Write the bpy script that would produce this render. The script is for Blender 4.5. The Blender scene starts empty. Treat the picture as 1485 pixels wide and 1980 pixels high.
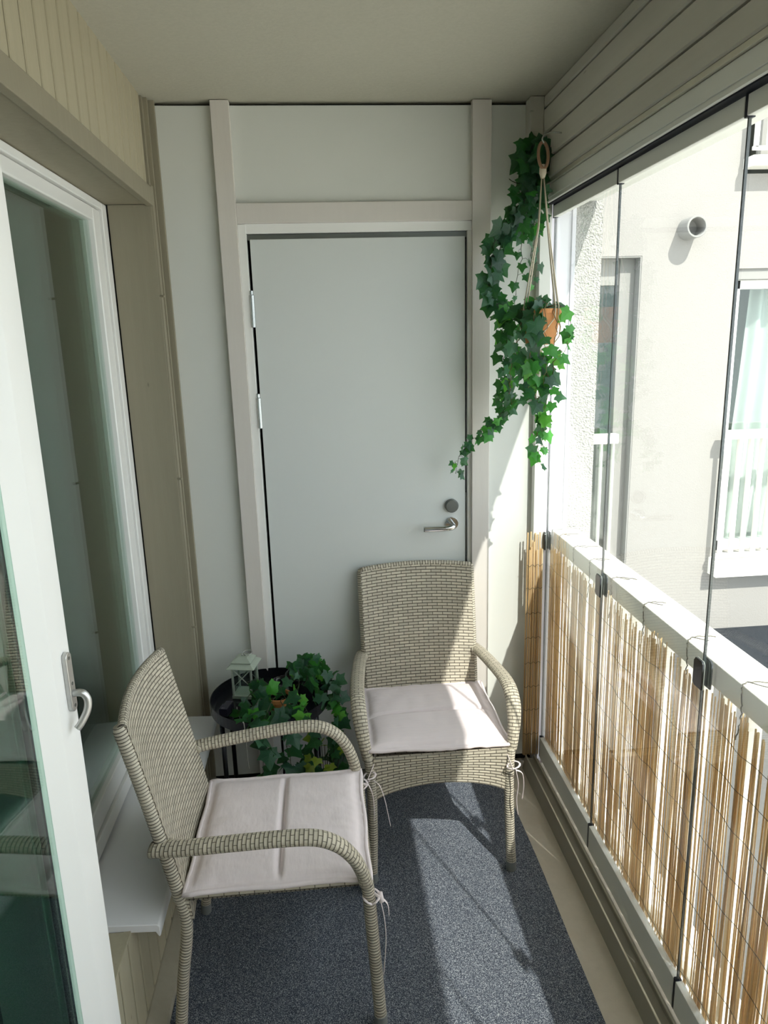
import bpy, math, random
from mathutils import Vector, Matrix, Quaternion, noise
random.seed(7)
SC = bpy.context.scene
COL = SC.collection
PI = math.pi

# ------------------------------------------------------------------ camera, sky, sun, exposure
cam_d = bpy.data.cameras.new('camera')
cam = bpy.data.objects.new('camera', cam_d); COL.objects.link(cam)
cam_d.sensor_fit = 'HORIZONTAL'; cam_d.sensor_width = 36.0; cam_d.lens = 33.76
cam_d.clip_start = 0.02; cam_d.clip_end = 200
R_ = Vector((0.99578288, -0.08764686, -0.02710129)).normalized()
F_ = Vector((0.07890198, 0.96892218, -0.23444462)).normalized()
U_ = R_.cross(F_).normalized(); R_ = F_.cross(U_)
H = 1.79
M = Matrix((( R_.x, U_.x, -F_.x, 0), (R_.y, U_.y, -F_.y, 0), (R_.z, U_.z, -F_.z, H), (0, 0, 0, 1)))
cam.matrix_world = M
SC.camera = cam
SC.view_settings.view_transform = 'Standard'; SC.view_settings.look = 'None'
SC.view_settings.gamma = 1.0; SC.view_settings.use_curve_mapping = False
SC.view_settings.exposure = 0.58
SC.cycles.max_bounces = 10; SC.cycles.diffuse_bounces = 6; SC.cycles.transparent_max_bounces = 24
SC.cycles.glossy_bounces = 5; SC.cycles.sample_clamp_indirect = 6
w = bpy.data.worlds.new('sky'); SC.world = w; w.use_nodes = True
bg = w.node_tree.nodes['Background']
bg.inputs[0].default_value = (0.88, 0.94, 1.0, 1); bg.inputs[1].default_value = 2.2
sd = bpy.data.lights.new('sun', 'SUN'); sun = bpy.data.objects.new('sun', sd); COL.objects.link(sun)
sd.energy = 6.6; sd.angle = 0.0093; sd.color = (1.0, 0.955, 0.88)
sun.rotation_euler = Vector((-0.341, 0.85, -1.0)).to_track_quat('-Z', 'Y').to_euler()
sun.location = (4, -8, 10)

# ------------------------------------------------------------------ materials
def lin(c):
    return tuple(((x/255)/12.92 if x/255 <= .04045 else ((x/255+.055)/1.055)**2.4) for x in c) + (1,)
class NT:
    def __init__(s, name):
        s.m = bpy.data.materials.new(name); s.m.use_nodes = True; s.t = s.m.node_tree
        s.b = s.t.nodes['Principled BSDF']; s.out = s.t.nodes['Material Output']
    def n(s, typ, inp=None, **kw):
        x = s.t.nodes.new(typ)
        for k, v in kw.items(): setattr(x, k, v)
        for k, v in (inp or {}).items(): s.set(x.inputs[k], v)
        return x
    def set(s, sock, v):
        if isinstance(v, bpy.types.NodeSocket): s.t.links.new(v, sock)
        else: sock.default_value = v
    def math(s, op, a, b=0.0, c=0.0):
        x = s.t.nodes.new('ShaderNodeMath'); x.operation = op
        s.set(x.inputs[0], a); s.set(x.inputs[1], b); s.set(x.inputs[2], c); return x.outputs[0]
    def mix(s, f, a, b):
        x = s.t.nodes.new('ShaderNodeMix'); x.data_type = 'RGBA'
        s.set(x.inputs[0], f); s.set(x.inputs[6], a); s.set(x.inputs[7], b); return x.outputs[2]
    def ramp(s, f, stops):
        x = s.t.nodes.new('ShaderNodeValToRGB'); s.set(x.inputs[0], f); r = x.color_ramp
        while len(r.elements) < len(stops): r.elements.new(.5)
        for e, (p, c) in zip(r.elements, stops): e.position = p; e.color = c
        return x.outputs[0]
    def bump(s, h, strength=.3, dist=.002):
        x = s.n('ShaderNodeBump', {'Height': h, 'Strength': strength, 'Distance': dist})
        s.t.links.new(x.outputs[0], s.b.inputs['Normal']); return x
    def pos(s, scale=(1, 1, 1), coord='Object'):
        tc = s.n('ShaderNodeTexCoord'); mp = s.n('ShaderNodeMapping', {'Vector': tc.outputs[coord], 'Scale': scale}); return mp.outputs[0]
    def base(s, col, rough=.6, metal=0.0, spec=.5):
        s.set(s.b.inputs['Base Color'], col); s.b.inputs['Roughness'].default_value = rough
        s.b.inputs['Metallic'].default_value = metal; s.b.inputs['Specular IOR Level'].default_value = spec
def plain(name, rgb, rough=.6, metal=0.0, var=.06, nscale=6, bumpd=.0004, bscale=300, spec=.4):
    t = NT(name); c = lin(rgb)
    nz = t.n('ShaderNodeTexNoise', {'Vector': t.pos(), 'Scale': nscale, 'Detail': 5.0})
    d = tuple(x*(1-var*2) for x in c[:3]) + (1,); l = tuple(min(1, x*(1+var)) for x in c[:3]) + (1,)
    t.base(t.mix(nz.outputs[0], d, l), rough, metal, spec)
    if bumpd:
        n2 = t.n('ShaderNodeTexNoise', {'Vector': t.pos(), 'Scale': bscale, 'Detail': 3.0}); t.bump(n2.outputs[0], .35, bumpd)
    return t.m
def wood_paint(name, rgb, scale=(60, 60, 3), var=.08, knots=True):
    t = NT(name); c = lin(rgb)
    nz = t.n('ShaderNodeTexNoise', {'Vector': t.pos(scale), 'Scale': 1.0, 'Detail': 6.0, 'Roughness': .65})
    n2 = t.n('ShaderNodeTexNoise', {'Vector': t.pos(), 'Scale': 3.0, 'Detail': 3.0})
    d = tuple(x*(1-var*2.4) for x in c[:3]) + (1,)
    col = t.mix(nz.outputs[0], d, c); col = t.mix(t.math('MULTIPLY', n2.outputs[0], .35), col, tuple(x*.8 for x in c[:3]) + (1,))
    if knots:
        v = t.n('ShaderNodeTexVoronoi', {'Vector': t.pos((9, 9, 3.5) if scale[2] < scale[0] else (3.5, 2, 9)), 'Scale': 1.6})
        k = t.ramp(v.outputs['Distance'], [(0.0, (1, 1, 1, 1)), (.06, (0, 0, 0, 1))])
        col = t.mix(t.math('MULTIPLY', k, .6), col, tuple(x*.25 for x in c[:3]) + (1,))
    t.base(col, .62, 0, .3); t.bump(nz.outputs[0], .5, .0012); return t.m
def glass(name, tint, refl=1.0, f0=.045):
    t = NT(name); t.t.nodes.remove(t.b)
    lw = t.n('ShaderNodeLayerWeight', {'Blend': .5})
    f = t.math('POWER', lw.outputs['Facing'], 5.0); f = t.math('MULTIPLY_ADD', f, 1-f0, f0); f = t.math('MULTIPLY', f, refl)
    tr = t.n('ShaderNodeBsdfTransparent', {'Color': tint}); gl = t.n('ShaderNodeBsdfGlossy', {'Roughness': 0.0, 'Color': (1, 1, 1, 1)})
    mx = t.n('ShaderNodeMixShader', {0: f, 1: tr.outputs[0], 2: gl.outputs[0]})
    t.t.links.new(mx.outputs[0], t.out.inputs[0]); return t.m
def weave(name, rgb, bw=.038, row=.0116, mortar=.0016, off=.5, dark=(70, 66, 58), depth=.0022):
    t = NT(name); c = lin(rgb); uv = t.n('ShaderNodeTexCoord').outputs['UV']
    br = t.n('ShaderNodeTexBrick', {'Vector': uv, 'Scale': 1.0, 'Mortar Size': mortar, 'Mortar Smooth': .25, 'Bias': 0.0, 'Brick Width': bw, 'Row Height': row,
        'Color1': tuple(x*.86 for x in c[:3])+(1,), 'Color2': tuple(min(1, x*1.1) for x in c[:3])+(1,), 'Mortar': lin(dark)}, offset=off)
    sx = t.n('ShaderNodeSeparateXYZ', {0: uv})
    v = t.math('FRACT', t.math('DIVIDE', sx.outputs[1], row)); s = t.math('SINE', t.math('MULTIPLY', v, PI))
    s = t.math('POWER', t.math('MAXIMUM', s, .001), .6)
    st = t.math('ABSOLUTE', t.math('SINE', t.math('MULTIPLY', v, 2*PI)))        # every strand is a ribbed pair
    inv = t.math('SUBTRACT', 1.0, br.outputs['Fac'])
    h = t.math('MULTIPLY', s, inv); h2 = t.math('MULTIPLY_ADD', st, .18, h)
    col = t.mix(t.math('MULTIPLY', t.math('SUBTRACT', 1.0, s), .55), br.outputs['Color'], lin(dark))
    t.base(col, .48, 0, .4); t.bump(h2, .9, depth); return t.m
def leafmat(name):
    t = NT(name); at = t.n('ShaderNodeAttribute', attribute_name='tone'); uv = t.n('ShaderNodeTexCoord').outputs['UV']
    sx = t.n('ShaderNodeSeparateXYZ', {0: uv})
    a = t.math('ABSOLUTE', t.math('SINE', t.math('MULTIPLY', t.math('ARCTAN2', sx.outputs[0], sx.outputs[1]), 2.6)))
    vein = t.math('LESS_THAN', a, .09)
    col = t.mix(t.math('MULTIPLY', vein, .35), at.outputs['Color'], (.16, .30, .16, 1))
    t.base(col, .42, 0, .45)
    tl = t.n('ShaderNodeBsdfTranslucent', {'Color': t.mix(.5, at.outputs['Color'], (.12, .55, .04, 1))})
    mx = t.n('ShaderNodeMixShader', {0: .42, 1: t.b.outputs[0], 2: tl.outputs[0]})
    t.t.links.new(mx.outputs[0], t.out.inputs[0]); return t.m
def reedmat():
    t = NT('reed cane')
    nz = t.n('ShaderNodeTexNoise', {'Vector': t.pos((150, 150, 1.5), 'Object'), 'Scale': 1.0, 'Detail': 2.0})
    n2 = t.n('ShaderNodeTexNoise', {'Vector': t.pos((40, 40, 14)), 'Scale': 1.0, 'Detail': 4.0})
    col = t.ramp(nz.outputs[0], [(.28, lin((190, 152, 98))), (.43, lin((226, 198, 148))), (.57, lin((246, 228, 188))), (.72, lin((206, 166, 110)))])
    col = t.mix(t.math('MULTIPLY', n2.outputs[0], .45), col, lin((196, 164, 120)))
    t.base(col, .45, 0, .45)
    tl = t.n('ShaderNodeBsdfTranslucent', {'Color': col}); mx = t.n('ShaderNodeMixShader', {0: .48, 1: t.b.outputs[0], 2: tl.outputs[0]})
    t.t.links.new(mx.outputs[0], t.out.inputs[0]); return t.m
def carpetmat(g=1.0):
    t = NT('navy needle felt'); lin = lambda c: tuple(x*g for x in globals()['lin'](c)[:3])+(1,)
    n1 = t.n('ShaderNodeTexNoise', {'Vector': t.pos(), 'Scale': 420.0, 'Detail': 3.0, 'Roughness': .8})
    n2 = t.n('ShaderNodeTexNoise', {'Vector': t.pos(), 'Scale': 2.2, 'Detail': 4.0})
    col = t.ramp(n1.outputs[0], [(.38, lin((40, 44, 54))), (.5, lin((84, 91, 104))), (.58, lin((145, 153, 164))), (.66, lin((235, 238, 240)))])
    col = t.mix(t.math('MULTIPLY', n2.outputs[0], .25), col, lin((56, 62, 78)))
    t.base(col, .95, 0, .1); t.bump(n1.outputs[0], .9, .004); return t.m
def concrete(name, rgb, grain=40, depth=.002, speck=.25, rough=.9):
    t = NT(name); c = lin(rgb)
    n1 = t.n('ShaderNodeTexNoise', {'Vector': t.pos(), 'Scale': grain, 'Detail': 8.0, 'Roughness': .7})
    n2 = t.n('ShaderNodeTexNoise', {'Vector': t.pos(), 'Scale': 1.6, 'Detail': 4.0})
    n3 = t.n('ShaderNodeTexVoronoi', {'Vector': t.pos(), 'Scale': grain*1.4})
    col = t.mix(n1.outputs[0], tuple(x*.82 for x in c[:3])+(1,), tuple(min(1, x*1.1) for x in c[:3])+(1,))
    col = t.mix(t.math('MULTIPLY', n2.outputs[0], .3), col, tuple(x*.8 for x in c[:3])+(1,))
    pit = t.ramp(n3.outputs['Distance'], [(.0, (1, 1, 1, 1)), (.12, (0, 0, 0, 1))])
    col = t.mix(t.math('MULTIPLY', pit, speck), col, tuple(x*.55 for x in c[:3])+(1,))
    t.base(col, rough, 0, .2); t.bump(n1.outputs[0], .6, depth); return t.m
def stucco(name, rgb, scale, depth):
    t = NT(name); c = lin(rgb)
    v = t.n('ShaderNodeTexVoronoi', {'Vector': t.pos(), 'Scale': scale}, feature='SMOOTH_F1')
    n1 = t.n('ShaderNodeTexNoise', {'Vector': t.pos(), 'Scale': scale*1.6, 'Detail': 4.0})
    h = t.math('ADD', v.outputs['Distance'], n1.outputs[0])
    t.base(t.mix(t.ramp(n1.outputs[0], [(.4, (0, 0, 0, 1)), (.62, (1, 1, 1, 1))]), tuple(x*.84 for x in c[:3])+(1,), c), .92, 0, .15)
    t.bump(h, 1.0, depth); return t.m

MT = dict(
 panel=plain('painted wall panel', (211, 213, 209), .55, var=.01, bumpd=.0002),
 door=plain('painted door leaf', (207, 211, 210), .42, var=.008, bumpd=.0001),
 trim=wood_paint('painted trim board', (214, 209, 204), (40, 40, 4), .03, False),
 clad=wood_paint('sage painted cladding', (180, 172, 148), (50, 50, 2.5), .10),
 beam=wood_paint('greige painted beam boards', (202, 199, 190), (45, 2.5, 45), .07),
 reveal=wood_paint('greige painted reveal board', (150, 143, 124), (50, 50, 3), .10),
 ceil=concrete('painted concrete ceiling', (188, 185, 171), 90, .0012, .10, .75),
 slab=concrete('bare concrete slab', (196, 188, 174), 30, .0015, .2),
 kerb=concrete('concrete kerb', (166, 160, 144), 40, .0012, .15),
 dark=plain('black gap', (16, 16, 16), .9, bumpd=0),
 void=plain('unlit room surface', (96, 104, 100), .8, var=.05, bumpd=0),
 upvc=plain('white lacquered frame', (232, 232, 230), .3, var=.01, bumpd=0, spec=.5),
 sill=plain('white metal sill', (226, 226, 228), .28, var=.01, bumpd=.0001),
 alu=plain('grey aluminium profile', (220, 221, 216), .42, .0, var=.02, bumpd=.0001),
 aludark=plain('dark aluminium track', (150, 146, 135), .5, .0, var=.06, bumpd=.0002),
 aluedge=plain('bare aluminium edge', (205, 202, 188), .35, .5, var=.03, bumpd=0),
 rubber=plain('black rubber seal', (26, 30, 44), .5, bumpd=0),
 seal=plain('grey edge seal', (52, 58, 60), .3, bumpd=0),
 acryl=plain('black acrylic latch', (18, 20, 20), .12, var=.02, bumpd=0, spec=.8),
 acrylc=plain('clear grey acrylic rim', (150, 156, 150), .15, var=.02, bumpd=0, spec=.8),
 rail=plain('white powder coated rail', (236, 234, 226), .45, var=.02, nscale=40, bumpd=.0001),
 steel=plain('brushed steel', (190, 192, 190), .25, .9, var=.03, bumpd=0),
 satin=plain('satin aluminium handle', (196, 196, 194), .32, .8, var=.02, bumpd=0),
 chrome=plain('polished chrome', (205, 208, 210), .08, 1.0, var=.01, bumpd=0),
 lock=plain('dull nickel', (120, 124, 122), .35, .8, var=.04, bumpd=0),
 weave=weave('flat rattan weave', (196, 188, 171), mortar=.0012, dark=(84, 78, 68)),
 wrap=weave('wrapped rattan', (198, 191, 174), 3.0, .0088, .0008, 0, depth=.0016),
 armw=weave('armrest rattan weave', (194, 186, 168), .024, .0105, .0009, .5, dark=(88, 82, 72)),
 foot=plain('grey plastic foot cap', (120, 124, 124), .45, var=.02, bumpd=0),
 carpet=carpetmat(),
 black=plain('black powder coated steel', (24, 25, 32), .24, .2, var=.05, bumpd=.0001),
 blackpl=plain('black plastic', (34, 32, 48), .4, var=.04, bumpd=0),
 mark=plain('grey printed marking', (120, 118, 130), .6, bumpd=0),
 lantern=plain('pale sage tin', (172, 182, 168), .4, .15, var=.06, nscale=30, bumpd=.0002),
 cable=plain('clear white cable', (190, 188, 180), .3, bumpd=0),
 stem=plain('green brown stem', (50, 62, 34), .6, var=.15, nscale=60, bumpd=0),
 bark=plain('pale vine stem', (120, 104, 72), .7, var=.15, nscale=60, bumpd=0),
 terra=plain('terracotta', (198, 136, 84), .7, var=.06, nscale=20, bumpd=.0005),
 soil=plain('dark soil', (46, 36, 26), .95, var=.3, nscale=80, bumpd=.004),
 cord=plain('natural cotton cord', (206, 196, 176), .9, var=.08, nscale=200, bumpd=.0006),
 ringw=plain('brown wooden ring', (150, 118, 92), .5, var=.1, nscale=30, bumpd=.0002),
 wire=plain('twisted galvanised wire', (96, 94, 84), .5, .6, bumpd=0),
 leaf=leafmat('ivy leaf'), reed=reedmat(),
 st_rough=stucco('coarse white render', (186, 185, 181), 150, .009),
 st_fine=stucco('fine white render', (150, 147, 143), 110, .0012),
 jamb=plain('grey render reveal', (136, 135, 132), .8, var=.03, bumpd=.0005),
 smooth=plain('smooth white outer panel', (214, 214, 222), .5, var=.01, bumpd=0),
 terrace=carpetmat(.22),
 paving=concrete('pale paving', (222, 218, 208), 12, .002, .1),
 glz=glass('clear glazing', (.955, .975, .965, 1)),
 glw=glass('window glass', (.80, .88, .84, 1), 1.0, .055),
 gld=glass('door glass', (.72, .86, .80, 1), 1.0, .075),
 gls=glass('thin clear glass', (.93, .97, .95, 1)),
)
def cushionmat():
    t = NT('blush grey cotton'); c = lin((234, 223, 225))
    n1 = t.n('ShaderNodeTexNoise', {'Vector': t.pos((8, 140, 140)), 'Scale': 1.0, 'Detail': 5.0, 'Roughness': .7})
    n2 = t.n('ShaderNodeTexNoise', {'Vector': t.pos((14, 30, 14)), 'Scale': 1.0, 'Detail': 3.0})
    t.base(t.mix(n1.outputs[0], tuple(x*.88 for x in c[:3])+(1,), c), .9, 0, .15)
    t.bump(t.math('ADD', t.math('MULTIPLY', n1.outputs[0], .15), n2.outputs[0]), .5, .006); return t.m
MT['cushion'] = cushionmat()
def curtainmat():
    t = NT('sheer white curtain'); t.base((.75, .77, .76, 1), .9, 0, .1)
    tl = t.n('ShaderNodeBsdfTranslucent', {'Color': (.8, .82, .8, 1)}); mx = t.n('ShaderNodeMixShader', {0: .4, 1: t.b.outputs[0], 2: tl.outputs[0]})
    t.t.links.new(mx.outputs[0], t.out.inputs[0]); return t.m
MT['curtain'] = curtainmat()

# ------------------------------------------------------------------ mesh builder
class MB:
    def __init__(s): s.v = []; s.f = []; s.uv = []; s.col = []; s.x = Matrix.Identity(4)
    def P(s, p): s.v.append(tuple(s.x @ Vector(p))); return len(s.v)-1
    def face(s, ids, uvs=None, c=None):
        s.f.append(tuple(ids)); s.uv.append(uvs or [(.012, .0045)]*len(ids)); s.col.append(c or (1, 1, 1, 1))
    def box(s, x0, x1, y0, y1, z0, z1, rot=None, about=None):
        m = s.x
        if rot is not None:
            a = Vector(about) if about is not None else Vector(((x0+x1)/2, (y0+y1)/2, (z0+z1)/2))
            s.x = m @ Matrix.Translation(a) @ rot.to_4x4() @ Matrix.Translation(-a)
        i = [s.P(p) for p in ((x0,y0,z0),(x1,y0,z0),(x1,y1,z0),(x0,y1,z0),(x0,y0,z1),(x1,y0,z1),(x1,y1,z1),(x0,y1,z1))]
        for q in ((0,3,2,1),(4,5,6,7),(0,1,5,4),(1,2,6,5),(2,3,7,6),(3,0,4,7)): s.face([i[k] for k in q])
        s.x = m; return s
    def prism(s, prof, axis, a, b):
        """extrude a closed 2D profile along axis ('x','y','z') from a to b"""
        def mk(p, t): return (t, p[0], p[1]) if axis == 'x' else ((p[0], t, p[1]) if axis == 'y' else (p[0], p[1], t))
        n = len(prof); A = [s.P(mk(p, a)) for p in prof]; B = [s.P(mk(p, b)) for p in prof]
        for k in range(n): s.face((A[k], A[(k+1) % n], B[(k+1) % n], B[k]))
        s.face(A[::-1]); s.face(B); return s
    def tube(s, pts, r, seg=12, r2=None, caps=True, up=None, v0=0.0, ripple=None):
        """sweep an ellipse (r across, r2 along the binormal) along pts; r, r2 may be functions of t"""
        pts = [Vector(p) for p in pts]; n = len(pts); rings = []; L = [0]
        for k in range(1, n): L.append(L[-1]+(pts[k]-pts[k-1]).length)
        T = [(pts[min(k+1, n-1)]-pts[max(k-1, 0)]).normalized() for k in range(n)]
        ref = Vector(up) if up else (Vector((0, 0, 1)) if abs(T[0].z) < .9 else Vector((1, 0, 0)))
        nrm = (ref - T[0]*ref.dot(T[0])).normalized()
        for k in range(n):
            if k and not up:
                q = T[k-1].rotation_difference(T[k]); nrm = (q @ nrm); nrm = (nrm - T[k]*nrm.dot(T[k])).normalized()
            elif up: nrm = (ref - T[k]*ref.dot(T[k])).normalized()
            bn = T[k].cross(nrm); t = L[k]/max(L[-1], 1e-9)
            a = r(t) if callable(r) else r; b = (r2(t) if callable(r2) else r2) if r2 is not None else a
            if ripple: kk = 1+ripple*(1 if k % 2 else -1); a *= kk; b *= kk
            rings.append([s.P(pts[k]+bn*(a*math.cos(2*PI*j/seg))+nrm*(b*math.sin(2*PI*j/seg))) for j in range(seg)])
        R0 = r(0) if callable(r) else r; R1 = (r2(0) if callable(r2) else r2) if r2 is not None else R0
        C = PI*(R0+R1)
        for k in range(n-1):
            for j in range(seg):
                j2 = (j+1) % seg; u0, u1 = C*j/seg, C*(j+1)/seg; a, b = v0+L[k], v0+L[k+1]
                s.face((rings[k][j], rings[k][j2], rings[k+1][j2], rings[k+1][j]), [(u0, a), (u1, a), (u1, b), (u0, b)])
        if caps: s.face(rings[0][::-1]); s.face(rings[-1])
        return s
    def lathe(s, prof, c=(0, 0, 0), seg=32):
        rings = [[s.P((c[0]+r*math.cos(2*PI*j/seg), c[1]+r*math.sin(2*PI*j/seg), c[2]+z)) for j in range(seg)] for r, z in prof]
        for k in range(len(prof)-1):
            for j in range(seg):
                j2 = (j+1) % seg; s.face((rings[k][j], rings[k][j2], rings[k+1][j2], rings[k+1][j]))
        if prof[0][0] > 1e-6: s.face(rings[0][::-1])
        if prof[-1][0] > 1e-6: s.face(rings[-1])
        return s
    def grid(s, fn, nu, nv, uvs=(1, 1), flip=False):
        I = [[s.P(fn(i/nu, j/nv)) for i in range(nu+1)] for j in range(nv+1)]
        for j in range(nv):
            for i in range(nu):
                q = [I[j][i], I[j][i+1], I[j+1][i+1], I[j+1][i]]
                u = [(i/nu*uvs[0], j/nv*uvs[1]), ((i+1)/nu*uvs[0], j/nv*uvs[1]), ((i+1)/nu*uvs[0], (j+1)/nv*uvs[1]), (i/nu*uvs[0], (j+1)/nv*uvs[1])]
                if flip: q = q[::-1]; u = u[::-1]
                s.face(q, u)
        return s
    def build(s, name, mat, parent=None, smooth=False, bevel=0, tone=False, loc=None):
        me = bpy.data.meshes.new(name); off = Vector(loc) if loc else Vector((0, 0, 0))
        me.from_pydata([tuple(Vector(v)-off) for v in s.v], [], s.f)
        ul = me.uv_layers.new(name='UVMap'); k = 0
        flat = [c for u in s.uv for p in u for c in p]; ul.data.foreach_set('uv', flat)
        if tone:
            a = me.color_attributes.new('tone', 'FLOAT_COLOR', 'CORNER'); cc = []
            for f, c in zip(s.f, s.col): cc += list(c)*len(f)
            a.data.foreach_set('color', cc)
        me.materials.append(MT[mat] if isinstance(mat, str) else mat)
        if smooth: me.polygons.foreach_set('use_smooth', [True]*len(me.polygons))
        me.update()
        o = bpy.data.objects.new(name, me); COL.objects.link(o); o.location = off
        if parent: o.parent = parent
        if bevel:
            b = o.modifiers.new('bevel', 'BEVEL'); b.width = bevel; b.segments = 2; b.limit_method = 'ANGLE'; b.angle_limit = math.radians(50)
            for p in me.polygons: p.use_smooth = True
            b.harden_normals = True
        return o
def box(name, mat, b, parent=None, bevel=0, **k): return MB().box(*b).build(name, mat, parent, bevel=bevel, **k)
def thing(name, label, cat, loc=(0, 0, 0), rz=0, group=None):
    o = bpy.data.objects.new(name, None); COL.objects.link(o); o.location = loc; o.rotation_euler = (0, 0, rz); o.empty_display_size = .05
    return tag(o, label, cat, group)
def tag(o, label, cat, group=None):
    o['label'] = label; o['category'] = cat
    if group: o['group'] = group
    return o
def struct(o, label=None, cat=None):
    o['kind'] = 'structure'
    if label: o['label'] = label
    if cat: o['category'] = cat
    return o
def hub(name, label, cat, loc=(0, 0, 0), rz=0):
    return struct(thing(name, label, cat, loc, rz))
def smooth_path(pts, n=8):
    pts = [Vector(p) for p in pts]; out = []
    for i in range(len(pts)-1):
        p0 = pts[max(i-1, 0)]; p1 = pts[i]; p2 = pts[i+1]; p3 = pts[min(i+2, len(pts)-1)]
        for k in range(n):
            t = k/n; out.append(.5*((2*p1)+(p2-p0)*t+(2*p0-5*p1+4*p2-p3)*t*t+(3*p1-p0-3*p2+p3)*t**3))
    out.append(pts[-1]); return out
def resample(pts, step):
    pts = [Vector(p) for p in pts]; L = sum((pts[k+1]-pts[k]).length for k in range(len(pts)-1)); n = max(2, int(L/step)); out = [pts[0]]; k = 0; acc = 0
    for i in range(1, n):
        d = L*i/n
        while acc+(pts[k+1]-pts[k]).length < d: acc += (pts[k+1]-pts[k]).length; k += 1
        out.append(pts[k].lerp(pts[k+1], (d-acc)/max((pts[k+1]-pts[k]).length, 1e-9)))
    out.append(pts[-1]); return out

# ================================================================== THE SETTING
ZC = 2.574
struct(box('floor', 'slab', (-.60, 1.02, -1.7, 2.80, -.22, 0)), 'bare concrete balcony slab along the glazing track', 'floor')
struct(box('ceiling', 'ceil', (-2.6, 1.04, -1.7, 2.80, ZC, ZC+.25)), 'painted concrete ceiling of the balcony', 'ceiling')
# --- end wall: panel pieces around the door opening
m = MB()
DX0, DX1, DZ = -.236, .549, 2.155
for b in ((-.60, DX0, 2.70, 2.72, .045, 2.562), (DX1, .83, 2.70, 2.72, .045, 2.562), (DX0, DX1, 2.70, 2.72, DZ, 2.562)): m.box(*b)
struct(m.build('wall_end', 'panel'), 'smooth white panel wall at the end of the balcony', 'wall')
struct(box('trim_1', 'dark', (-.60, .83, 2.735, 2.80, 0, 2.574)), 'black gap behind the end wall panels', 'trim')
m = MB().box(.83, 1.05, 2.715, 3.2, -4.2, 3.4); struct(m.build('wall_outer', 'st_rough'), 'coarse white render on the outer end of the wall', 'wall')
m = MB().box(.846, .935, 2.69, 2.714, -.2, ZC).box(.868, .876, 2.683, 2.69, -.2, ZC).box(.925, .94, 2.683, 2.69, -.2, ZC)
struct(m.build('trim_2', 'smooth', bevel=.002), 'smooth white vertical profile outside the glazing', 'trim')
struct(box('trim_3', 'trim', (-.324, -.262, 2.672, 2.70, .03, ZC-.002), bevel=.002), 'left vertical trim board beside the storage door', 'trim')
struct(box('trim_4', 'trim', (.559, .626, 2.672, 2.70, .03, ZC-.002), bevel=.002), 'right vertical trim board beside the storage door', 'trim')
struct(box('trim_5', 'trim', (-.262, .559, 2.676, 2.70, 2.187, 2.253), bevel=.002), 'horizontal trim board above the storage door', 'trim')
struct(MB().box(.752, .80, 2.64, 2.70, 2.20, ZC-.002).build('trim_6', 'beam', bevel=.002), 'greige corner batten behind the ivy', 'trim')
struct(MB().box(.80, .843, 2.66, 2.70, .10, 2.25).build('trim_7', 'alu', bevel=.002), 'grey aluminium wall profile of the glazing', 'trim')
# --- storage door in the end wall
d1 = hub('door_1', 'plain white storage door with a lever handle in the end wall', 'door', (.155, 2.70, 0)); 
def ch(o, p):
    o.parent = p; o.matrix_parent_inverse = Matrix.Translation(p.location).inverted() if not any(p.rotation_euler) else (Matrix.Translation(p.location) @ p.rotation_euler.to_matrix().to_4x4()).inverted(); return o
m = MB()
m.box(-.262, DX0+.002, 2.682, 2.74, .03, DZ+.03).box(DX1-.004, .566, 2.690, 2.74, .03, DZ+.03).box(-.262, .566, 2.686, 2.74, DZ, DZ+.032)
ch(m.build('door_frame', 'upvc', bevel=.0015), d1)
ch(box('door_rebate', 'lock', (DX0, DX1, 2.708, 2.735, 2.135, DZ+.001)), d1)
ch(box('door_leaf', 'door', (-.224, .537, 2.694, 2.733, .03, 2.137), bevel=.0015), d1)
for z0 in (1.49, 1.13):      # two lift-off hinges
    m = MB().tube([(-.229, 2.684, z0+.35), (-.229, 2.684, z0+.46)], .009, 14).tube([(-.229, 2.684, z0+.462), (-.229, 2.684, z0+.475)], .007, 10).box(-.238, -.226, 2.684, 2.70, z0+.35, z0+.46)
    ch(m.build('hinge', 'steel', smooth=False), d1)
lk = MB().tube([(.483, 2.695, 1.152), (.483, 2.682, 1.152)], .0265, 32).tube([(.483, 2.683, 1.152), (.483, 2.677, 1.152)], .0235, 32); ch(lk.build('lock_cylinder', 'lock', bevel=.001), d1)
h = MB().tube([(.483, 2.695, 1.081), (.483, 2.686, 1.081)], .0255, 32); ch(h.build('handle_rose', 'chrome', bevel=.001), d1)
pts = smooth_path([(.483, 2.69, 1.081), (.483, 2.65, 1.081), (.478, 2.637, 1.079), (.46, 2.633, 1.077), (.42, 2.634, 1.076), (.365, 2.637, 1.076)], 6)
ch(MB().tube(pts, lambda t: .0085+.001*t, 14, lambda t: .0095+.002*t).build('lever_handle', 'chrome', smooth=True), d1)
ch(MB().box(.540, .5435, 2.699, 2.706, .95, 1.20).build('strike_plate', 'lock'), d1)

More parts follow.
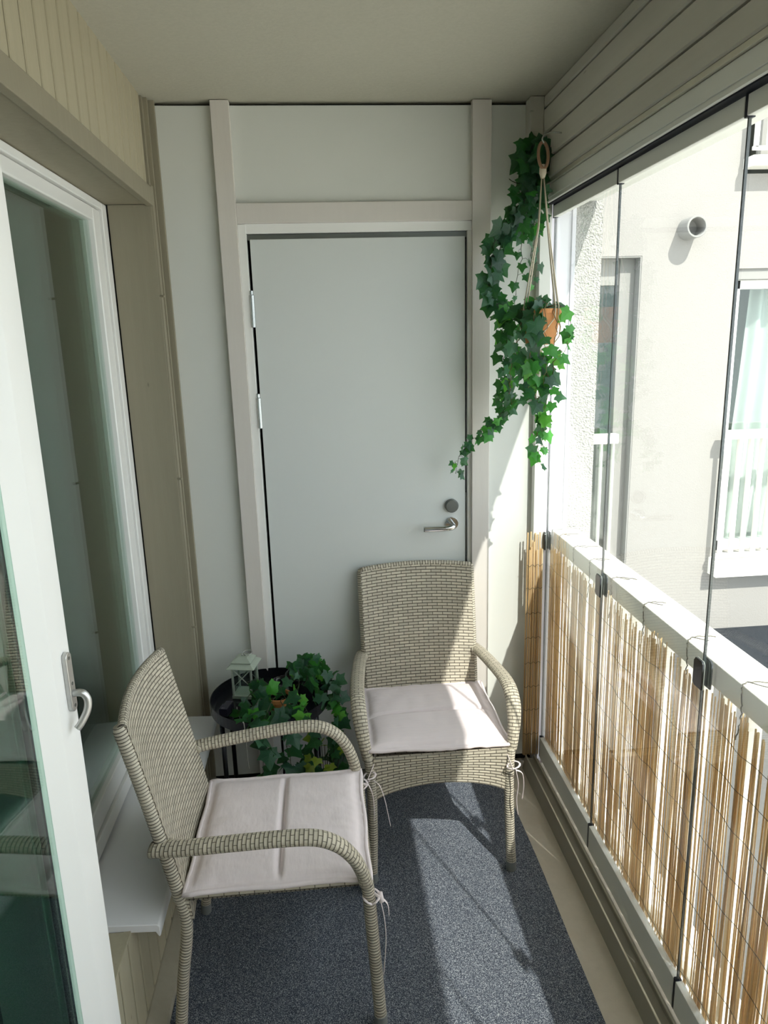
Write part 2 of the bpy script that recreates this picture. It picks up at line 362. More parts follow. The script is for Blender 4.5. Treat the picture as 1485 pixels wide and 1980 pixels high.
# --- left wall: vertical cladding boards
m = MB(); P = .0805
def boards(y0, y1, z0, z1, x=-.54):
    k = 0; y = 1.535-40*P
    while y < y1:
        a, b = max(y+.005, y0), min(y+P-.005, y1)
        if b-a > .006:
            m.prism([(x-.016, a), (x-.0025, a), (x, a+.002), (x, b-.002), (x-.0025, b), (x-.016, b)], 'z', z0, z1)
        y += P
boards(-1.7, 2.618, 2.290, ZC); boards(1.28, 2.618, .05, .36); boards(-1.7, .36, .05, 2.29); boards(1.345, 1.405, .05, 2.29, -.555)
struct(MB().box(-.60, -.557, -1.7, 2.62, 2.290, ZC).box(-.60, -.557, 1.28, 2.62, .0, .36).box(-.60, -.557, -1.7, .36, 0, 2.29).build('trim_18', 'dark'), 'black backing added to shade the grooves between cladding boards', 'trim')  # black sheet added behind the boards, paints the groove shade
m.box(-.60, -.575, 1.345, 1.405, 0, 2.29)
m.box(-.69, -.541, 1.28, 1.563, .350, .361)
struct(m.build('wall_left', 'clad'), 'sage painted vertical board cladding of the house wall', 'wall')
m = MB().prism([(-.60, 0), (-.487, 0), (-.489, .03), (-.536, .05), (-.60, .05)], 'y', -1.7, 2.70)
struct(m.build('baseboard_left', 'kerb'), 'grey concrete kerb along the foot of the clad wall', 'kerb')
# lintel board, far reveal and corner battens
m = MB().box(-.69, -.528, -.2, 2.60, 2.240, 2.256).box(-.545, -.522, -.2, 2.604, 2.234, 2.292)
struct(m.build('trim_8', 'reveal', bevel=.002), 'greige lintel board over the window', 'trim')
struct(box('trim_9', 'reveal', (-.672, -.53, 2.603, 2.622, .36, 2.240), bevel=.0015), 'greige reveal board at the far side of the window', 'trim')
m = MB().box(-.56, -.524, 2.604, 2.632, .05, 2.30).box(-.56, -.535, 2.632, 2.652, .05, ZC).box(-.56, -.523, 2.652, 2.668, .05, ZC).box(-.56, -.54, 2.668, 2.70, .05, ZC).box(-.56, -.507, 2.682, 2.70, .05, ZC)
for z in (1.95, 1.32, .75): m.tube([(-.53, 2.606, z), (-.515, 2.60, z-.002)], .004, 8)
struct(m.build('trim_10', 'reveal', bevel=.0015), 'greige corner battens between cladding and end wall', 'trim')
# --- window in the left wall
w1 = hub('window_1', 'tall dark window with white frame in the left wall', 'window', (-.70, 2.0, .36))
m = MB(); Y0, Y1, Z0, Z1 = 1.42, 2.600, .40, 2.238
for b in ((Y1-.05, Y1, Z0, Z1), (Y0, Y0+.05, Z0, Z1), (Y0+.05, Y1-.05, Z1-.022, Z1), (Y0+.05, Y1-.05, Z0, Z0+.05)): m.box(-.735, -.675, *b)
ch(m.build('window_frame', 'upvc', bevel=.003), w1)
m = MB(); a0, a1, b0, b1 = Y0+.054, Y1-.054, Z0+.054, Z1-.025
for b in ((a1-.075, a1, b0, b1), (a0, a0+.075, b0, b1), (a0+.075, a1-.075, b1-.040, b1), (a0+.075, a1-.075, b0, b0+.07)): m.box(-.73, -.683, *b)
sash = ch(m.build('sash', 'upvc', bevel=.005), w1)
ch(MB().box(-.706, -.700, a0+.07, a1-.07, b0+.065, b1-.035).box(-.724, -.718, a0+.07, a1-.07, b0+.065, b1-.035).build('window_pane', 'glw'), w1)
m = MB().prism([(-.69, .385), (-.475, .372), (-.468, .366), (-.468, .338), (-.472, .335), (-.480, .350), (-.69, .362)], 'y', 1.565, 2.605)
ch(m.build('window_sill', 'sill', bevel=.003), w1)
# --- dark room behind the window
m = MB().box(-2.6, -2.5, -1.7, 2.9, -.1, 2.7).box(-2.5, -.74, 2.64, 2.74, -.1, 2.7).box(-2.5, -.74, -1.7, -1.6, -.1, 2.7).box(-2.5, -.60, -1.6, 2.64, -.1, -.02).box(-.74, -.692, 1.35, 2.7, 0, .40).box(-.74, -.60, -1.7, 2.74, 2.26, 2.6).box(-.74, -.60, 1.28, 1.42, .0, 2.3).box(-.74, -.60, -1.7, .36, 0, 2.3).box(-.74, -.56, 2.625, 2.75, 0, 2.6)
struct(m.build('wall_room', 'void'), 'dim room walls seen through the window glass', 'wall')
# --- glazed balcony door standing ajar
ang = math.atan2(.0887, .996)
d2 = hub('door_2', 'white framed glass balcony door standing ajar in the foreground', 'door', (-.541, .42, 0), -ang)
def ld(mb, name, mat, **k):
    o = mb.build(name, mat, None, **k); o.parent = d2; return o
W, T0, T1 = .818, .09, 2.22     # local: y along leaf, +x towards the balcony
prof = lambda: [(0, W), (-.002, W), (-.062, W), (-.062, W-.105), (-.030, W-.105), (-.028, W-.1005), (-.001, W-.066), (0, W-.064)]
m = MB().prism([(p[0], p[1]) for p in prof()], 'z', T0, T1)
m.prism([(p[0], W-p[1]) for p in prof()][::-1], 'z', T0, T1)
m.box(-.062, 0, .064, W-.064, T0, T0+.11).box(-.062, 0, .064, W-.064, T1-.10, T1)
ld(m, 'door_frame', 'upvc', bevel=.0015)
ld(MB().box(-.030, -.024, .095, W-.097, T0+.10, T1-.09).box(-.048, -.042, .095, W-.097, T0+.10, T1-.09), 'glass_pane', 'gld')
ld(MB().box(-.042, -.030, W-.112, W-.1055, T0+.10, T1-.09), 'glass_spacer', 'rubber')
hy, hz = W-.024, 1.205
def capsule(x0, x1, y, z0, z1, r):
    pr = [(y+r*math.cos(a), z1-r+r*math.sin(a)) for a in [PI*k/10 for k in range(11)]]+[(y+r*math.cos(a), z0+r+r*math.sin(a)) for a in [PI+PI*k/10 for k in range(11)]]
    return MB().prism(pr, 'x', x0, x1)
ld(capsule(0, .009, hy, hz-.045, hz+.067, .0105), 'handle_plate', 'satin', bevel=.002)
for zz in (.056, .008, -.034): ld(MB().tube([(.008, hy, hz+zz), (.0096, hy, hz+zz)], .0032, 12), 'screw', 'lock')
pts = smooth_path([(.006, hy, hz-.012), (.018, hy, hz-.010), (.026, hy+.002, hz-.014), (.031, hy+.003, hz-.027), (.029, hy-.001, hz-.045), (.020, hy-.010, hz-.064), (.014, hy-.015, hz-.072)], 8)
ld(MB().tube(pts, .0066, 18), 'door_handle', 'satin', smooth=True)
m = MB().box(-.72, -.60, 1.275, 1.345, .0, 2.24).box(-.72, -.60, .35, .41, 0, 2.24).box(-.72, -.60, .41, 1.275, 2.17, 2.24).box(-.72, -.56, .35, 1.345, 0, .06)
struct(m.build('trim_11', 'upvc'), 'white frame of the balcony door opening', 'trim')
# --- right side: boarded beam
m = MB()
for z0, z1 in ((2.539, ZC), (2.454, 2.533), (2.370, 2.448), (2.302, 2.364)):
    m.prism([(.82, z0), (.805, z0), (.80, z0+.004), (.80, z1-.004), (.805, z1), (.82, z1)], 'y', -1.7, 2.66)
m.box(.82, 1.03, -1.7, 2.70, 2.302, ZC)
struct(m.build('wall_right', 'beam'), 'greige boarded beam above the glazing', 'wall')
struct(box('trim_12', 'aluedge', (.803, .85, -1.7, 2.66, 2.287, 2.300), bevel=.001), 'light edge strip under the boarded beam', 'trim')
m = MB().box(.812, .90, -1.7, 2.66, 2.246, 2.286).box(.816, .826, -1.7, 2.66, 2.234, 2.246).box(.880, .90, -1.7, 2.66, 2.226, 2.246).box(.90, 1.03, -1.7, 2.70, 2.25, 2.302)
struct(m.build('trim_13', 'alu', bevel=.001), 'grey aluminium head track of the glazing', 'trim')
m = MB().box(.829, .878, -1.7, 2.66, 2.232, 2.246); struct(m.build('trim_14', 'rubber'), 'dark gap under the head track', 'trim')
# bottom track with two light ridges
m = MB().prism([(.775, 0), (.787, .062), (.79, .062), (.80, .045), (.822, .045), (.824, .058), (.828, .058), (.830, .040), (.842, .040), (.842, .020), (.90, .020), (.90, 0)], 'y', -1.7, 2.66)
struct(m.build('trim_15', 'aludark'), 'dark aluminium floor track of the glazing', 'trim')
m = MB().box(.786, .791, -1.7, 2.66, .061, .0645).box(.8235, .828, -1.7, 2.66, .057, .061)
struct(m.build('trim_16', 'aluedge'), 'bare aluminium ridges of the floor track', 'trim')
# --- folding glass panels
joints = [2.662, 2.094, 1.474, .854, .234, -.386, -1.006, -1.626]
side = ['nearest the end wall', 'second from the end wall', 'third from the end wall, at the right edge', 'beside the camera', 'behind the camera', 'further behind the camera', 'at the near end of the balcony']
for i in range(7):
    a, b = joints[i+1]+.006, joints[i]-.006
    wn = hub('window_%d' % (i+2), 'frameless balcony glass panel ' + side[i], 'window', (.856, (a+b)/2, .05))
    ch(MB().box(.853, .859, a-.003, b+.003, .125, 2.215).build('glass_pane', 'glz'), wn)
    ch(MB().box(.8530, .8590, b+.0038, b+.0082, .125, 2.20).build('edge_seal', 'seal'), wn)
    ch(MB().box(.846, .866, a, b, .050, .142).build('bottom_profile', 'alu', bevel=.0015), wn)
    ch(MB().box(.846, .866, a, b, 2.190, 2.228).build('top_profile', 'alu', bevel=.0015), wn)
    ch(MB().box(.848, .864, b, b+.012, .048, .144).box(.848, .864, b, b+.012, 2.188, 2.236).build('profile_seal', 'rubber'), wn)
    for (yy, s2) in ((b+.006, 1),):
        if i > 3: continue
        z0 = 1.012-.012*(i == 0)
        pr = [(yy-.020, z0-.034), (yy+.013, z0-.034), (yy+.02, z0-.027), (yy+.02, z0+.026), (yy+.013, z0+.036), (yy-.014, z0+.036), (yy-.02, z0+.029)]
        ch(MB().prism(pr, 'x', .841, .8455).prism(pr, 'x', .862, .867).build('latch_plate', 'acryl', bevel=.001), wn)
        ch(MB().prism(pr, 'x', .8458, .848).box(.8485, .8525, yy-.006, yy+.012, z0-.028, z0+.030).build('latch_rim', 'acrylc', bevel=.0008), wn)
struct(MB().box(-2.6, 1.03, -1.75, -1.65, -.1, ZC).build('wall_back', 'panel'), 'white wall behind the camera', 'wall')

# ================================================================== OUTSIDE
struct(box('ground', 'paving', (-3, 40, -30, 6.3, -4.4, -4.2)), 'sunlit pale paving below the balconies', 'ground')
# balcony railing
rl = thing('balcony_railing', 'white balcony railing with a broad top rail outside the glass', 'railing', (.93, 1.0, 0))
ch(box('top_rail', 'rail', (.885, .985, -1.7, 2.69, .972, 1.035), bevel=.004), rl)
ch(box('end_cap', 'jamb', (.883, .987, 2.69, 2.697, .970, 1.037), bevel=.001), rl)
ch(box('bottom_rail', 'rail', (.905, .955, -1.7, 2.69, .075, .10), bevel=.002), rl)
k = 0; y = 2.62
while y > -1.65:
    o = ch(box('baluster', 'rail', (.915, .950, y-.006, y+.006, .10, .972), loc=(.93, y, .1)), rl); y -= .103
struct(box('trim_17', 'paving', (.90, 1.06, -1.7, 2.715, -.22, .012)), 'slab edge under the railing', 'trim')
# neighbouring facade at y = 6 with two openings
m = MB(); YF = 6.0
XA0, XA1, ZA0, ZA1 = 1.55, 2.664, -.42, 2.388     # recess of the narrow opening
XB0, XB1, ZB0, ZB1 = 3.50, 5.4, -.20, 2.272
for b in ((.4, XA0, -4.2, 9), (XA0, XA1, -4.2, ZA0), (XA0, XA1, ZA1, 9), (XA1, XB0, -4.2, 9), (XB0, XB1, -4.2, ZB0), (XB0, XB1, ZB1, 3.0), (XB0, XB1, 5.6, 9), (XB1, 14, -4.2, 9)):
    m.box(b[0], b[1], YF, YF+.28, b[2], b[3])
struct(m.build('wall_facade', 'st_fine'), 'sunlit fine render facade across the corner', 'wall')
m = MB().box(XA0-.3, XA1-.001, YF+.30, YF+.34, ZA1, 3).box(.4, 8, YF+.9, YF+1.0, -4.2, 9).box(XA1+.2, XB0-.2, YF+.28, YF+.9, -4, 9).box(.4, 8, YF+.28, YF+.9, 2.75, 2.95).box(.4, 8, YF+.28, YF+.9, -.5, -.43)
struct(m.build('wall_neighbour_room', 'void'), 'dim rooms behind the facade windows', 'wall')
# narrow french window
w9 = hub('window_9', 'narrow tall window in the grey reveal of the facade', 'window', (2.1, 6.2, ZA0))
ch(MB().box(XA1-.012, XA1, YF+.004, YF+.25, ZA0, ZA1).box(XA0, XA1-.012, YF+.004, YF+.25, ZA1-.012, ZA1).build('reveal_lining', 'jamb'), w9)
ch(MB().box(XA1-.14, XA1-.012, YF+.10, YF+.19, ZA0, ZA1-.012).box(XA0, XA1-.14, YF+.12, YF+.19, ZA1-.22, ZA1-.012).box(XA0, XA1-.14, YF+.12, YF+.19, ZA0, ZA0+.12).box(XA0, XA0+.06, YF+.12, YF+.19, ZA0, ZA1).build('window_frame', 'jamb', bevel=.003), w9)
ch(box('window_pane', 'glw', (XA0+.05, XA1-.13, YF+.15, YF+.157, ZA0+.1, ZA1-.2)), w9)
fr = thing('window_railing', 'white baluster guard across the narrow facade window', 'railing', (2.1, 5.97, -.35), group=None)
ch(box('top_rail', 'rail', (XA0+.02, 2.50, 5.90, 5.98, .865, .945), bevel=.004), fr)
ch(box('bottom_rail', 'rail', (XA0+.02, 2.50, 5.93, 5.96, -.30, -.265)), fr)
for kx in range(10): ch(box('baluster', 'rail', (2.462-kx*.103, 2.477-kx*.103, 5.925, 5.965, -.27, .87)), fr)
# wide window with curtain and its railing
w10 = hub('window_10', 'wide facade window with sheer curtain behind it', 'window', (4.4, 6.2, ZB0))
ch(MB().box(XB0, XB1, YF+.02, YF+.16, ZB1-.085, ZB1).build('shutter_box', 'jamb'), w10)
ch(MB().box(XB0, XB1, YF+.10, YF+.17, ZB1-.16, ZB1-.085).box(XB0, XB0+.085, YF+.10, YF+.17, ZB0, ZB1).box(XB1-.08, XB1, YF+.10, YF+.17, ZB0, ZB1).box(XB0, XB1, YF+.10, YF+.17, ZB0, ZB0+.10).build('window_frame', 'upvc', bevel=.004), w10)
ch(box('window_pane', 'gls', (XB0+.08, XB1-.07, YF+.13, YF+.137, ZB0+.09, ZB1-.15)), w10)
ch(MB().prism([(5.86, -.38), (6.02, -.38), (6.02, -.22), (5.86, -.245)], 'x', 3.44, XB1+.1).build('window_sill', 'rail', bevel=.003), w10)
cu = MB(); cu.grid(lambda u, v: (3.82+.10*(1-v)*-1.6+u*1.7+ .02*math.sin(v*3), 6.32+.035*math.sin(u*70+v*1.2)+.012*math.sin(u*23), -.18+2.30*v), 160, 12)
tag(cu.build('sheer_curtain', 'curtain', smooth=True), 'sheer white curtain hanging behind the wide facade window', 'curtain')
fr = thing('window_railing', 'white baluster railing in front of the wide curtained window', 'railing', (4.5, 5.85, -.2))
ch(box('top_rail', 'rail', (3.44, 5.5, 5.84, 5.92, .87, .94), bevel=.004), fr)
ch(box('bottom_rail', 'rail', (3.44, 5.5, 5.87, 5.91, -.195, -.16), bevel=.002), fr)
for kx in range(19): ch(box('baluster', 'rail', (3.46+kx*.103, 3.488+kx*.103, 5.87, 5.91, -.165, .875)), fr)
# balcony one floor up
fr = thing('upper_balcony', 'corner of a white railed balcony one floor up', 'balcony', (4.6, 5.8, 2.9))
ch(box('slab', 'rail', (3.46, 6.5, 5.86, 6.0, 3.03, 3.11), bevel=.004), fr)
ch(MB().box(3.47, 6.5, 5.88, 5.91, 3.15, 3.18).box(3.47, 6.5, 5.86, 5.93, 4.1, 4.17).build('rail_frame', 'rail', bevel=.003), fr)
for kx in range(20): ch(box('baluster', 'rail', (3.48+kx*.103, 3.508+kx*.103, 5.88, 5.91, 3.17, 4.12)), fr)
ch(box('balcony_window', 'jamb', (3.56, 6.0, 5.975, 5.999, 3.11, 5.2)), fr)
# vent pipe
vp = MB(); prof = [(.068, 0), (.085, 0), (.085, .16), (.082, .165), (.070, .165), (.068, .16), (.068, .02)]
vp.x = Matrix.Translation((3.03, 6.0, 2.585)) @ Matrix.Rotation(PI/2, 4, 'X')
ring = [[vp.P((r*math.cos(2*PI*j/32), r*math.sin(2*PI*j/32), z)) for j in range(32)] for r, z in prof[1:]]
for a, b in zip(ring[:-1], ring[1:]):
    for j in range(32): vp.face((a[j], a[(j+1) % 32], b[(j+1) % 32], b[j]))
vp.face(ring[-1])
tag(vp.build('vent_pipe', 'jamb'), 'short round vent pipe sticking out of the render facade', 'vent')
# terrace
struct(box('ground_terrace', 'terrace', (3.30, 14, 3.2, 6.0, -1.05, -.93)), 'dark navy carpeted terrace at the foot of the facade', 'ground')
struct(box('wall_terrace', 'st_fine', (3.22, 14, 3.1, 6.0, -4.2, -1.05)), 'rendered wall below the terrace', 'wall')

# ================================================================== CARPET AND REED SCREEN
cp = MB().grid(lambda u, v: (-.486+1.160*u + .002*math.sin(v*31)*(1 if u > .9 else 0), -1.64+4.315*v, .008), 20, 60)
cp.box(-.486, .673, -1.64, 2.675, .0005, .0075)
tag(cp.build('carpet', 'carpet'), 'dark navy speckled carpet covering the balcony floor', 'carpet')

rs = thing('reed_screen', 'tan cane reed screen wired to the railing behind the glass', 'reed screen', (.872, 1.5, .08))
def reed(mb, x, y, z0, z1, r, tx, ty, s):
    pts = []; n = 7
    for k in range(n):
        t = k/(n-1); wob = .004*math.sin(s+t*5.1)
        pts.append((min(x+tx*t+wob*.4, .8825-r), y+ty*t+wob, z0+(z1-z0)*t))
    mb.tube(pts, lambda t: r*(1-.22*t), 5, caps=True)
rr = random.Random(3); reeds = []
y = 2.66
while y > -1.6:
    cluster = noise.noise(Vector((y*7, 0, 3)))+.45*noise.noise(Vector((y*23, 5, 0)))
    y -= (.0050 if cluster > -.06 else .0115)*rr.uniform(.6, 1.5)
    if y < 2.0 and rr.random() < .05: y -= .012
    top = .975+.03*noise.noise(Vector((y*6, 1, 1)))+rr.uniform(-.022, .014)
    reeds.append((rr.uniform(.8685, .8755), y, rr.uniform(.06, .10), top, rr.choice((.0015, .0019, .0022, .0026, .0034)), 0, rr.gauss(0, .008), rr.uniform(0, 6)))
vis = sorted([r_ for r_ in reeds if .95 < r_[1] < 2.66], key=lambda q: abs(q[1]-1.5))[:88]; vs = set(id(q) for q in vis)
for q in vis:
    mb = MB(); reed(mb, *q); ch(mb.build('reed', 'reed', smooth=True), rs)
mb = MB()
for q in reeds:
    if id(q) not in vs: reed(mb, *q)
o = ch(mb.build('reeds', 'reed', smooth=True), rs); o['kind'] = 'stuff'
# the screen wraps around onto the end wall inside the glass
xs = [.774, .780, .785, .7905, .796, .801, .807, .8125, .818, .824, .829, .835]
for i, x in enumerate(xs):
    mb = MB(); s = rr.uniform(0, 6); r = rr.uniform(.0024, .0033); zt = 1.015+rr.uniform(-.05, .03)
    mb.tube([(x+.0012*math.sin(s+t*4)+( .004*t if i < 3 else 0), 2.655-.006*(i % 2), .07+(zt-.07)*t) for t in [k/6 for k in range(7)]], r, 6)
    ch(mb.build('reed', 'reed', smooth=True), rs)
for z in (.17, .28, .385, .49, .60, .705, .81, .905):
    pts = [(.8655+.0015*math.sin(yy*70), yy, z+.006*math.sin(yy*9+z*20)+.003*math.sin(yy*41+z)-.004) for yy in [2.655-k*.02 for k in range(115)]]
    mb = MB().tube(pts, .0009, 4); mb.tube([(x, 2.6455, z+.004*math.sin(x*300+z*9)+.03*(x-.80)) for x in [.772+k*.004 for k in range(17)]], .0009, 4)
    ch(mb.build('wire', 'wire', smooth=True), rs)
for i, yy in enumerate((2.58, 2.42, 2.26, 2.07, 1.84, 1.59, 1.35, 1.13)):
    j = rr.uniform(-.02, .02); L = rr.uniform(.055, .09)
    pts = smooth_path([(.8765, yy+.01, .905), (.8775, yy, .95), (.880, yy+.004, .985), (.881, yy+.01, 1.02), (.887, yy+.014, 1.0375), (.91, yy+.012+j*.5, 1.041), (.885+L, yy+j, 1.040)], 6)
    pts = [p+Vector((.0012*math.sin(k*2.1), .002*math.sin(k*1.7), abs(.0008*math.sin(k*2.9)))) for k, p in enumerate(pts)]
    mb = MB().tube(pts, .0015, 5)
    mb.tube(smooth_path([pts[-10]+Vector((0, 0, .001)), pts[-8]+Vector((.008, -.02, .002)), pts[-8]+Vector((.018, -.034, .004))], 4), .0012, 5)
    ch(mb.build('wire_tie', 'wire', smooth=True), rs)

# ================================================================== CHAIRS
def make_chair(label):
    root = thing('rattan_chair', label, 'chair')
    K = lambda mb, name, mat, par=root, **k: mb.build(name, mat, par, **k)
    # backrest: concave woven slab
    def py(z): t = max(0, (z-.36)/.56); return -.206-.094*t-.016*t*t
    def pw(z): return .203+.006*(z-.36)
    def bow(u): return -.022*(1-(2*u-1)**2)
    def top(u): return .915+.010*(1-(2*u-1)**2)
    mb = MB(); nu, nv = 26, 30
    def front(u, v): z = .36+(top(u)-.36)*v; return ((2*u-1)*(pw(z)+.010), py(z)+bow(u)*min(1, .35+v)+.010, z)
    def back(u, v): z = .36+(top(u)-.36)*v; return ((2*u-1)*(pw(z)+.010), py(z)+bow(u)*min(1, .35+v)-.008, z)
    mb.grid(front, nu, nv, (.42, .56), flip=True); mb.grid(back, nu, nv, (.42, .56))
    mb.grid(lambda u, v: tuple(Vector(front(u, 1)).lerp(Vector(back(u, 1)), v)+Vector((0, 0, .004*math.sin(PI*v)))), nu, 3, (.42, .017), flip=True)
    for e, fl in ((0, False), (1, True)): mb.grid(lambda u, v: tuple(Vector(front(e, v)).lerp(Vector(back(e, v)), u)), 1, nv, (.018, .56), flip=not fl)
    K(mb, 'backrest', 'weave', smooth=True)
    tr = MB().tube([(Vector(front(u/20, 1))+Vector(back(u/20, 1)))/2-Vector((0, 0, .005)) for u in range(21)], .0115, 12); K(tr, 'top_rail', 'armw', smooth=True)
    # seat deck and aprons
    mb = MB(); mb.grid(lambda u, v: (-.215+.43*u, -.215+.46*v, .438), 4, 4, (.43, .46)); mb.grid(lambda u, v: (-.215+.43*u, -.215+.46*v, .418), 4, 4, (.43, .46), flip=True)
    for s in (-1, 1):
        mb.grid(lambda u, v: (s*.222, -.21+.45*u, .428+.016*v), 8, 2, (.45, .016), flip=s < 0); mb.grid(lambda u, v: (s*.206, -.21+.45*u, .428+.016*v), 8, 2, (.45, .016), flip=s > 0)
        mb.grid(lambda u, v: (s*(.206+.016*v), -.21+.45*u, .444), 8, 1, (.45, .016), flip=s < 0)
    mb.grid(lambda u, v: (-.21+.42*u, -.214, .428+.016*v), 8, 2, (.42, .016))
    K(mb, 'seat', 'weave')
    mb = MB(); arch = lambda u: .298+.050*(1-(2*u-1)**2)**.8
    for yy, fl in ((.259, True), (.243, False)):
        mb.grid(lambda u, v: (-.222+.444*u, yy, arch(u)+(.452-arch(u))*v), 30, 10, (.444, .140), flip=fl)
    mb.grid(lambda u, v: (-.222+.444*u, .243+.016*v, .452), 20, 1, (.444, .016)); mb.grid(lambda u, v: (-.222+.444*u, .243+.016*v, arch(u)-.001), 30, 1, (.444, .016), flip=True)
    K(mb, 'front_apron', 'weave')
    for s in (-1, 1):
        # rear leg: post carries on up as the side post of the back
        c = smooth_path([(s*.214, -.258, .03), (s*.210, -.240, .18), (s*.206, -.218, .34), (s*.203, py(.44)-.012, .44)], 8)
        leg = K(MB().tube(resample(c, .0044), .0155, 12, ripple=.035), 'leg', 'wrap', smooth=True)
        K(MB().tube([(s*.214, -.2595, 0), (s*.214, -.258, .034)], .0165, 16), 'foot_cap', 'foot', leg, smooth=False, bevel=.001)
        c = [(s*(pw(z)+.0045), py(z)-.008+bow(.01), z) for z in [.42+.0044*k for k in range(113)]]
        K(MB().tube(c, lambda t: .0170 if t < .985 else .014, 14, lambda t: .0190 if t < .985 else .015, ripple=.035), 'side_post', 'wrap', smooth=True)
        # front leg
        c = smooth_path([(s*.238, .268, .03), (s*.233, .262, .15), (s*.230, .254, .30), (s*.232, .249, .40), (s*.237, .244, .45)], 8)
        leg = K(MB().tube(resample(c, .0044), .0165, 12, ripple=.035), 'leg', 'wrap', smooth=True)
        K(MB().tube([(s*.238, .2685, 0), (s*.238, .268, .034)], .0178, 16), 'foot_cap', 'foot', leg, bevel=.001)
        # armrest
        c = smooth_path([(s*.222, -.278, .580), (s*.236, -.20, .588), (s*.250, -.06, .601), (s*.259, .06, .609), (s*.261, .13, .604), (s*.260, .180, .578), (s*.255, .214, .535), (s*.247, .234, .485), (s*.240, .242, .445)], 8)
        wf = lambda t: .0250-.0075*max(0, min(1, (t-.78)/.2)); hf = lambda t: .0165+.0010*max(0, min(1, (t-.78)/.2))
        K(MB().tube(resample(c, .010), wf, 20, hf), 'armrest', 'armw', smooth=True)
        K(MB().tube([(s*.206, -.238, .584), (s*.232, -.230, .586)], .012, 12), 'arm_joint', 'wrap', smooth=True)
    return root
chair = make_chair('rattan armchair on the left, turned sideways with its back to the window')
def dup(o, par=None):
    c = o.copy(); COL.objects.link(c)
    if par: c.parent = par
    for k in list(o.children): dup(k, c)
    return c
chair2 = dup(chair)
chair['group'] = chair2['group'] = 'rattan armchairs'
chair.location = (-.188, 1.79, .008); chair.rotation_euler = (0, 0, -PI/2)
chair2.location = (.335, 2.345, .008); chair2.rotation_euler = (0, 0, PI)
chair2['label'] = 'rattan armchair facing the camera with its back against the storage door'

def make_cushion(seed, label, loc, rz, lift):
    root = thing('seat_cushion', label, 'cushion', loc, rz, 'seat cushions on the rattan chairs')
    S = .226
    def puff(u, v):
        x, y = 2*u-1, 2*v-1
        e = (1-x**6)*(1-y**6); seam = 1-math.exp(-(y/.032)**2)
        h = .020*(max(0, 1-(x/.93)**8)*max(0, 1-(y/.93)**8))**.5*(.12+.88*seam)*(1+.15*math.cos(2.2*x))
        h += .0028*noise.noise(Vector((x*5+seed, y*2.5, 0)))*e+.0022*noise.noise(Vector((x*11, y*8+seed, 2)))*(1-e+.2)
        return h
    def edge(u, v):
        x, y = 2*u-1, 2*v-1; k = 1+.010*math.cos(2*PI*x)*abs(y)+.010*math.cos(2*PI*y)*abs(x)
        return (x*(S+.004)*k, y*S*k)
    def zb(u, v): return lift(2*u-1, 2*v-1)
    mb = MB(); n = 80
    def topf(u, v): a = edge(u, v); return (a[0], a[1], .017+zb(u, v)+puff(u, v))
    def botf(u, v): a = edge(u, v); x, y = 2*u-1, 2*v-1; return (a[0], a[1], .017+zb(u, v)-.015*((1-x**8)*(1-y**8))**.6)
    mb.grid(topf, n, n); mb.grid(botf, n, n, flip=True)
    mb.build('cover', 'cushion', root, smooth=True)
    per = [(k/24, 0) for k in range(24)]+[(1, k/24) for k in range(24)]+[(1-k/24, 1) for k in range(24)]+[(0, 1-k/24) for k in range(25)]
    pp = [Vector(topf(*p))-Vector((0, 0, .004)) for p in per]
    pp = [p*1.0+Vector((p.x, p.y, 0)).normalized()*.003+Vector((0, 0, .0018*noise.noise(p*60))) for p in pp]
    MB().tube(pp, .0065, 8, caps=True).build('piping', 'cushion', root, smooth=True)
    # stitched flange groove along the border
    return root
def ribbon(mb, pts, w=.007, t=.0012, up=(1, 0, 0)):
    mb.tube(smooth_path(pts, 6), w/2, 8, t, up=up)
c1 = make_cushion(1.0, 'pale blush seat cushion on the sideways left chair', (-.165, 1.79, .450), -PI/2, lambda x, y: 0)
c2 = make_cushion(4.3, 'pale blush seat cushion on the chair by the door, lifted in front', (.335, 2.330, .450), PI, lambda x, y: .008*max(0, y)*(1 if True else 0)+.010*max(0, y)*max(0, x))
